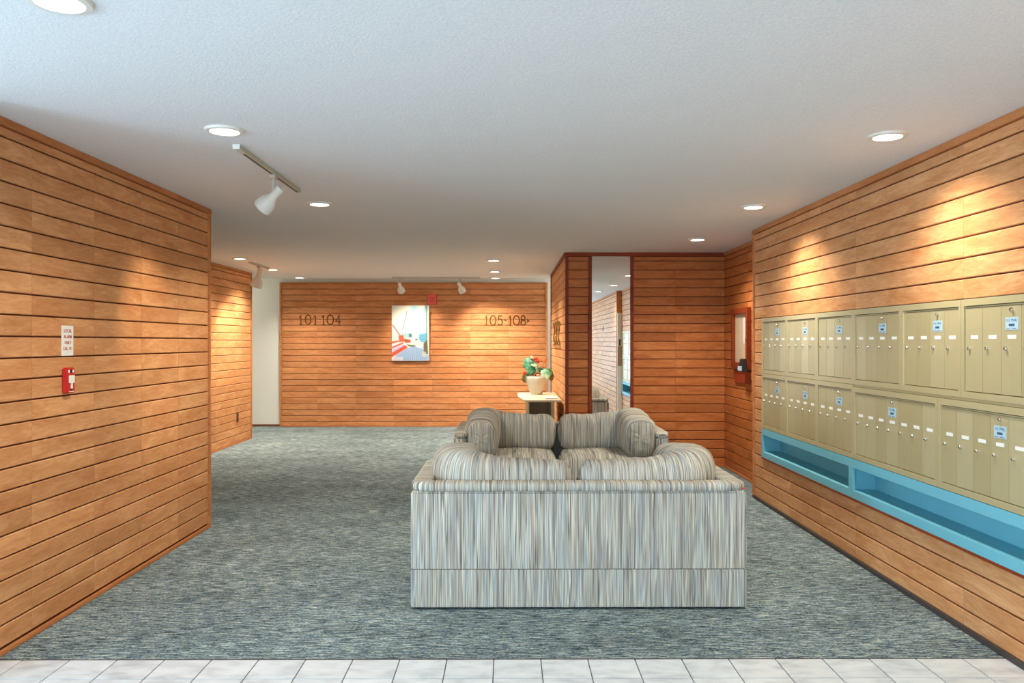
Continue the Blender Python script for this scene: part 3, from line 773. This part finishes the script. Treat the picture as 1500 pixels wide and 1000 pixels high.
# sailing picture: flat print on a deep canvas
def paint():
    import colorsys
    sr = lambda r, g, b: srgb(r, g, b)[:3]
    polys = [
     ([(.47,0),(.76,0),(.62,.35),(.55,.5),(.28,.52),(.40,.18)], (186,228,228)),
     ([(.55,0),(.66,0),(.52,.45),(.44,.5)], (166,214,220)),
     ([(.88,0),(.98,0),(.98,.6),(.70,.56),(.80,.25)], (172,218,226)),
     ([(.76,0),(.88,0),(.62,.55),(.52,.46)], (240,240,236)),
     ([(.40,.1),(.425,.1),(.30,.45),(.27,.45)], (120,130,150)),
     ([(0,.35),(.03,.34),(.26,.55),(.22,.57)], (150,120,140)),
     ([(0,.40),(.2,.56),(.16,.60),(0,.5)], (220,206,212)),
     ([(.26,.50),(.40,.48),(.55,.52),(.58,.58),(.30,.60)], (150,190,196)),
     ([(.46,.52),(.52,.5),(.54,.57),(.46,.57)], (70,110,116)),
     ([(.74,.52),(.95,.50),(.94,.66),(.80,.68),(.72,.60)], (98,172,210)),
     ([(.0,.5),(.2,.58),(.2,.66),(0,.68)], (206,206,210)),
     ([(.18,.55),(.30,.53),(.36,.66),(.20,.66)], (214,92,66)),
     ([(.34,.60),(.50,.62),(.52,.67),(.36,.68)], (200,70,52)),
     ([(.36,.62),(.44,.62),(.42,.65),(.37,.65)], (90,110,70)),
     ([(0,.655),(.2,.635),(.2,.66),(0,.69)], (206,80,58)),
     ([(0,.70),(.28,.655),(.30,.68),(0,.75)], (226,214,226)),
     ([(0,.755),(.30,.665),(.31,.69),(0,.78)], (190,62,48)),
     ([(0,.79),(.30,.70),(.38,.715),(.02,.85)], (180,180,222)),
     ([(0,.86),(.36,.715),(.43,.76),(.12,.89),(0,.94)], (214,84,58)),
     ([(.50,.66),(.72,.62),(.80,.70),(.70,.78),(.50,.73)], (226,230,216)),
     ([(.38,.70),(.50,.715),(.66,.725),(.60,.75),(.46,.74)], (62,92,60)),
     ([(.62,.61),(.70,.60),(.69,.625),(.63,.63)], (60,80,74)),
     ([(.80,.66),(.92,.66),(.9,.78),(.82,.80)], (176,206,222)),
    ]
    def inside(x, y, P):
        c = False; j = len(P)-1
        for i in range(len(P)):
            if (P[i][1] > y) != (P[j][1] > y) and x < (P[j][0]-P[i][0])*(y-P[i][1])/(P[j][1]-P[i][1])+P[i][0]: c = not c
            j = i
        return c
    rnd = random.Random(3)
    def col(u, v):
        c = (236-14*v, 236-8*v, 224)
        for P, k in polys:
            if inside(u, v, P): c = k
        a0 = inside(u, v, [(.42,.765),(.62,.74),(.82,.78),(.98,.92),(.98,1),(.0,1),(.06,.95),(.14,.89)])
        if a0:
            t = (u-.62)/(v-.45); s = math.sin(t*60); c = (146+22*s, 176+16*s, 214+8*s)
            if v > .93 and u < .3: c = (196,196,214)
        if .925 < u-.02*(v-.5) < .945 and v < .72: c = (84,104,122)
        if .965 < u: c = (206,216,190) if v < .9 else (180,190,200)
        if inside(u, v, [(.86,.68),(.95,.62),(.97,.88),(.86,.86)]): c = rnd.choice([(70,66,50),(120,110,96),(54,60,50),(150,120,90)])
        if inside(u, v, [(.80,.83),(.92,.84),(.92,.94),(.8,.92)]): c = rnd.choice([(226,230,232),(180,196,206),(140,150,160)])
        j = rnd.uniform(-7, 7); return [max(0, min(255, q+j)) for q in c]
    return col
def picture(x0, x1, z0, z1):
    root = empty('canvas_picture', (x0, Y_BK, z0), 0, label='unframed canvas picture of a sailing boat deck on the far wall', cat='picture')
    w, h = x1-x0, z1-z0; bx('canvas', CARD, root, 0, w, -.05, -.016, 0, h, .002)
    bx('hanger', TRIM_D, root, w*.3, w*.7, -.016, 0, h*.8, h*.86)
    nx, ny = 90, 132; col = paint(); vs = []; fs = []
    for j in range(ny):
        for i in range(nx):
            a = len(vs); 
            for du, dv_ in ((0,0),(1,0),(1,1),(0,1)): vs.append((w*(i+du)/nx, -.0506, h*(1-(j+dv_)/ny)))
            fs.append((a, a+3, a+2, a+1))
    me = bpy.data.meshes.new('print'); me.from_pydata(vs, [], fs)
    at = me.color_attributes.new('paint', 'FLOAT_COLOR', 'POINT'); k = 0
    for j in range(ny):
        for i in range(nx):
            q_ = [col((i+.5)/nx+dx, (j+.5)/ny+dy) for dx, dy in ((0,0),(.012,.004),(-.012,-.004),(.004,-.009),(-.004,.009))]; c = srgb(*[sum(z_[t_] for z_ in q_)/5 for t_ in range(3)])
            for _ in range(4): at.data[k].color = c; k += 1
    m, nt, b = mat('printed_canvas', rough=.7)
    a = nd(nt, 'ShaderNodeAttribute', attribute_name='paint'); nt.links.new(a.outputs['Color'], b.inputs['Base Color'])
    me.materials.append(m); link('print', me, root)
picture(Xp(574.6), Xp(629.0), Z(528), Z(447.5))
hn = empty('alarm_horn', (Xp(626.5), Y_BK, Z(446)), 0, label='square red fire alarm horn above the corner of the picture', cat='alarm')
bx('back_box', RED, hn, 0, .155, -.03, 0, 0, .165, .004); bx('grille', RED2, hn, .008, .147, -.06, -.03, .008, .157, .006)
for k in range(5): bx('slot', RED, hn, .035, .12, -.0615, -.06, .045+k*.017, .052+k*.017)

# ------------------------------------------------------------------ brass wall piece on the passage wall
br = empty('wall_sculpture', (X_PW, 11.35, 1.375), -PI/2, label='brass openwork piece of three wavy uprights on the passage wall', cat='wall ornament')
BHt = .30
for k in range(3):
    x = .22+k*.50
    prof = [(-.10,1.0),(.10,1.0),(.09,.86),(-.01,.72),(-.06,.60),(.05,.52),(.10,.40),(.04,.24),(.08,.10),(-.10,.0)]
    mb = MB().tube([(x+a*1.3, -.022-.012*math.sin(i*1.3), b*BHt) for i, (a, b) in enumerate(prof)], .010, 8)
    link('wavy_upright', mb.mesh('wavy_upright', BRASS2, smooth=50), br)
    for zz in (.02, BHt-.01): link('standoff', MB().tube([(x+.06*(1 if zz > .1 else -1), 0, zz), (x+.06*(1 if zz > .1 else -1), -.04, zz)], .006, 6).mesh('standoff', BRASS2), br)
for zz in (.0, BHt): link('rail', MB().tube([(.0, -.028, zz), (1.42, -.028, zz)], .007, 6).mesh('rail', BRASS2), br)

# ------------------------------------------------------------------ side table, pot plant, leaflet
TZ = .74
tb = empty('side_table', (.12, 9.52, 0), 0, label='cream laminate side table with clipped corner against the passage wall', cat='table')
tp = [(.064, 0), (.50, 0), (.50, 1.45), (.02, 1.45), (0, 1.38), (0, .70)]
def prism(P, z0, z1):
    n = len(P); return MB().add([(x, y, z0) for x, y in P]+[(x, y, z1) for x, y in P], [tuple(range(n))[::-1], tuple(range(n, 2*n))]+[(i, (i+1) % n, n+(i+1) % n, n+i) for i in range(n)])
link('table_top', prism(tp, TZ-.022, TZ).mesh('table_top', LAM, bevel=.002), tb)
bx('side_panel', LAM, tb, .105, .125, .12, 1.3, 0, TZ-.022, .002); bx('side_panel', LAM, tb, .385, .425, .12, 1.3, 0, TZ-.022, .002)
bx('back_panel', LAM_D, tb, .125, .385, .55, .57, 0, TZ-.022)
pl = empty('potted_plant', (.362, 10.62, TZ), 0, label='variegated plant with red flowers in a cream pot on the side table', cat='plant')
link('pot', MB().lathe([(.001,0),(.075,0),(.080,.01),(.105,.08),(.130,.16),(.139,.205),(.137,.225),(.128,.236),(.120,.23),(.116,.20),(.001,.195)], 36, cap0=False, cap1=False).mesh('pot', POT, smooth=50), pl)
link('soil', MB().lathe([(.0005,.212),(.06,.21),(.117,.202)], 24, cap0=False, cap1=False).mesh('soil', SOIL, smooth=True), pl)
def leaf(m, c, r, normal, seed, tip=(0, 0, 0)):
    rd_ = random.Random(seed); n = 28; R = 5; vs = [(0, 0, 0)]; fs = []
    for i in range(1, R+1):
        for k in range(n):
            a = 2*PI*k/n; e = r*(1+.07*math.cos(9*a)*(i/R)**2)*(.82+.18*math.cos(a/2)**2); rr = e*i/R
            notch = 1-.45*math.exp(-((a-PI)/.22)**2)*(i/R)
            vs.append((rr*notch*math.cos(a), rr*notch*math.sin(a), -.22*r*(i/R)**2+.06*r*math.sin(3*a+seed)*(i/R)**2))
    for k in range(n): fs.append((0, 1+k, 1+(k+1) % n))
    for i in range(1, R):
        for k in range(n):
            a = 1+(i-1)*n; b = 1+i*n; k2 = (k+1) % n; fs.append((a+k, b+k, b+k2, a+k2))
    me = MB().add(vs, fs).mesh('leaf', m, smooth=True)
    o = link('leaf', me, pl, c, Vector(normal).to_track_quat('Z', 'Y').to_euler())
    sd = o.modifiers.new('thickness', 'SOLIDIFY'); sd.thickness = .002
    link('stem', MB().tube([(c[0]*.2, c[1]*.2, .20), (c[0]*.6, c[1]*.6, (.2+c[2])/2+.02), tuple(c)], .0035, 6).mesh('stem', LEAF3, smooth=True), pl)
PX = lambda px, py: ((px-745)/112-.362, TZ and (501-py)/112+EYE-TZ)
for m, px, py, dy, r, nv, sd in [
    (LEAF1, 772, 531, -.02, .085, (-.35,-.9,.35), 1), (LEAF1, 776, 541, -.06, .080, (.1,-.95,.25), 2), (LEAF2, 782, 532, -.03, .058, (.3,-.7,.7), 3),
    (LEAF3, 768, 553, .02, .070, (-.6,-.75,.1), 4), (LEAF2, 798, 547, -.08, .080, (.15,-.85,.45), 5), (LEAF1, 803, 543, -.02, .075, (.3,-.6,.7), 6),
    (LEAF3, 808, 551, -.02, .065, (.75,-.65,.1), 7), (LEAF1, 790, 540, .06, .07, (.1,-.5,.85), 8), (LEAF3, 787, 543, -.08, .035, (0,-.8,.6), 9)]:
    x, z = PX(px, py); leaf(m, (x, dy, z), r, nv, sd)
FLR = mat('red_petals', srgb(214,66,40), .6)[0]; FLO = mat('orange_petals', srgb(226,120,50), .6)[0]; FLW = mat('pale_bud', srgb(250,214,180), .6)[0]
for m, px, py, dy, r in [(FLR, 785, 526.5, 0, .032), (FLR, 788, 529, -.03, .022), (FLO, 797.5, 528, .02, .026), (FLR, 769, 546, -.06, .026), (FLW, 779, 523, -.02, .022), (FLR, 784, 547.5, -.09, .016), (FLW, 787, 549, -.10, .014)]:
    x, z = PX(px, py); mb = MB(); rd_ = random.Random(px)
    for k in range(7):
        a = 2*PI*k/7; q = (x+r*.55*math.cos(a), dy+rd_.uniform(-.01, .01), z+r*.55*math.sin(a))
        mb.lathe([(.001, -r*.5), (r*.4, -r*.25), (r*.5, 0), (r*.38, r*.3), (.001, r*.5)], 8, q, False, False)
    link('flower', mb.mesh('flower', m, smooth=True), pl)
    link('stem', MB().tube([(x*.2, dy*.2, .20), (x*.7, dy*.8, (.2+z)/2), (x, dy, z)], .003, 5).mesh('stem', LEAF3, smooth=True), pl)
lf = empty('leaflet', (.52, 9.86, TZ), .1, label='white folded leaflets lying on the side table', cat='leaflet')
bx('sheet', CARD, lf, -.07, .08, -.10, .22, 0, .006); bx('print', INK, lf, -.05, .05, -.06, .12, .006, .0064)
bx('sheet', CARD, lf, -.09, .05, -.14, .12, .0064, .011)
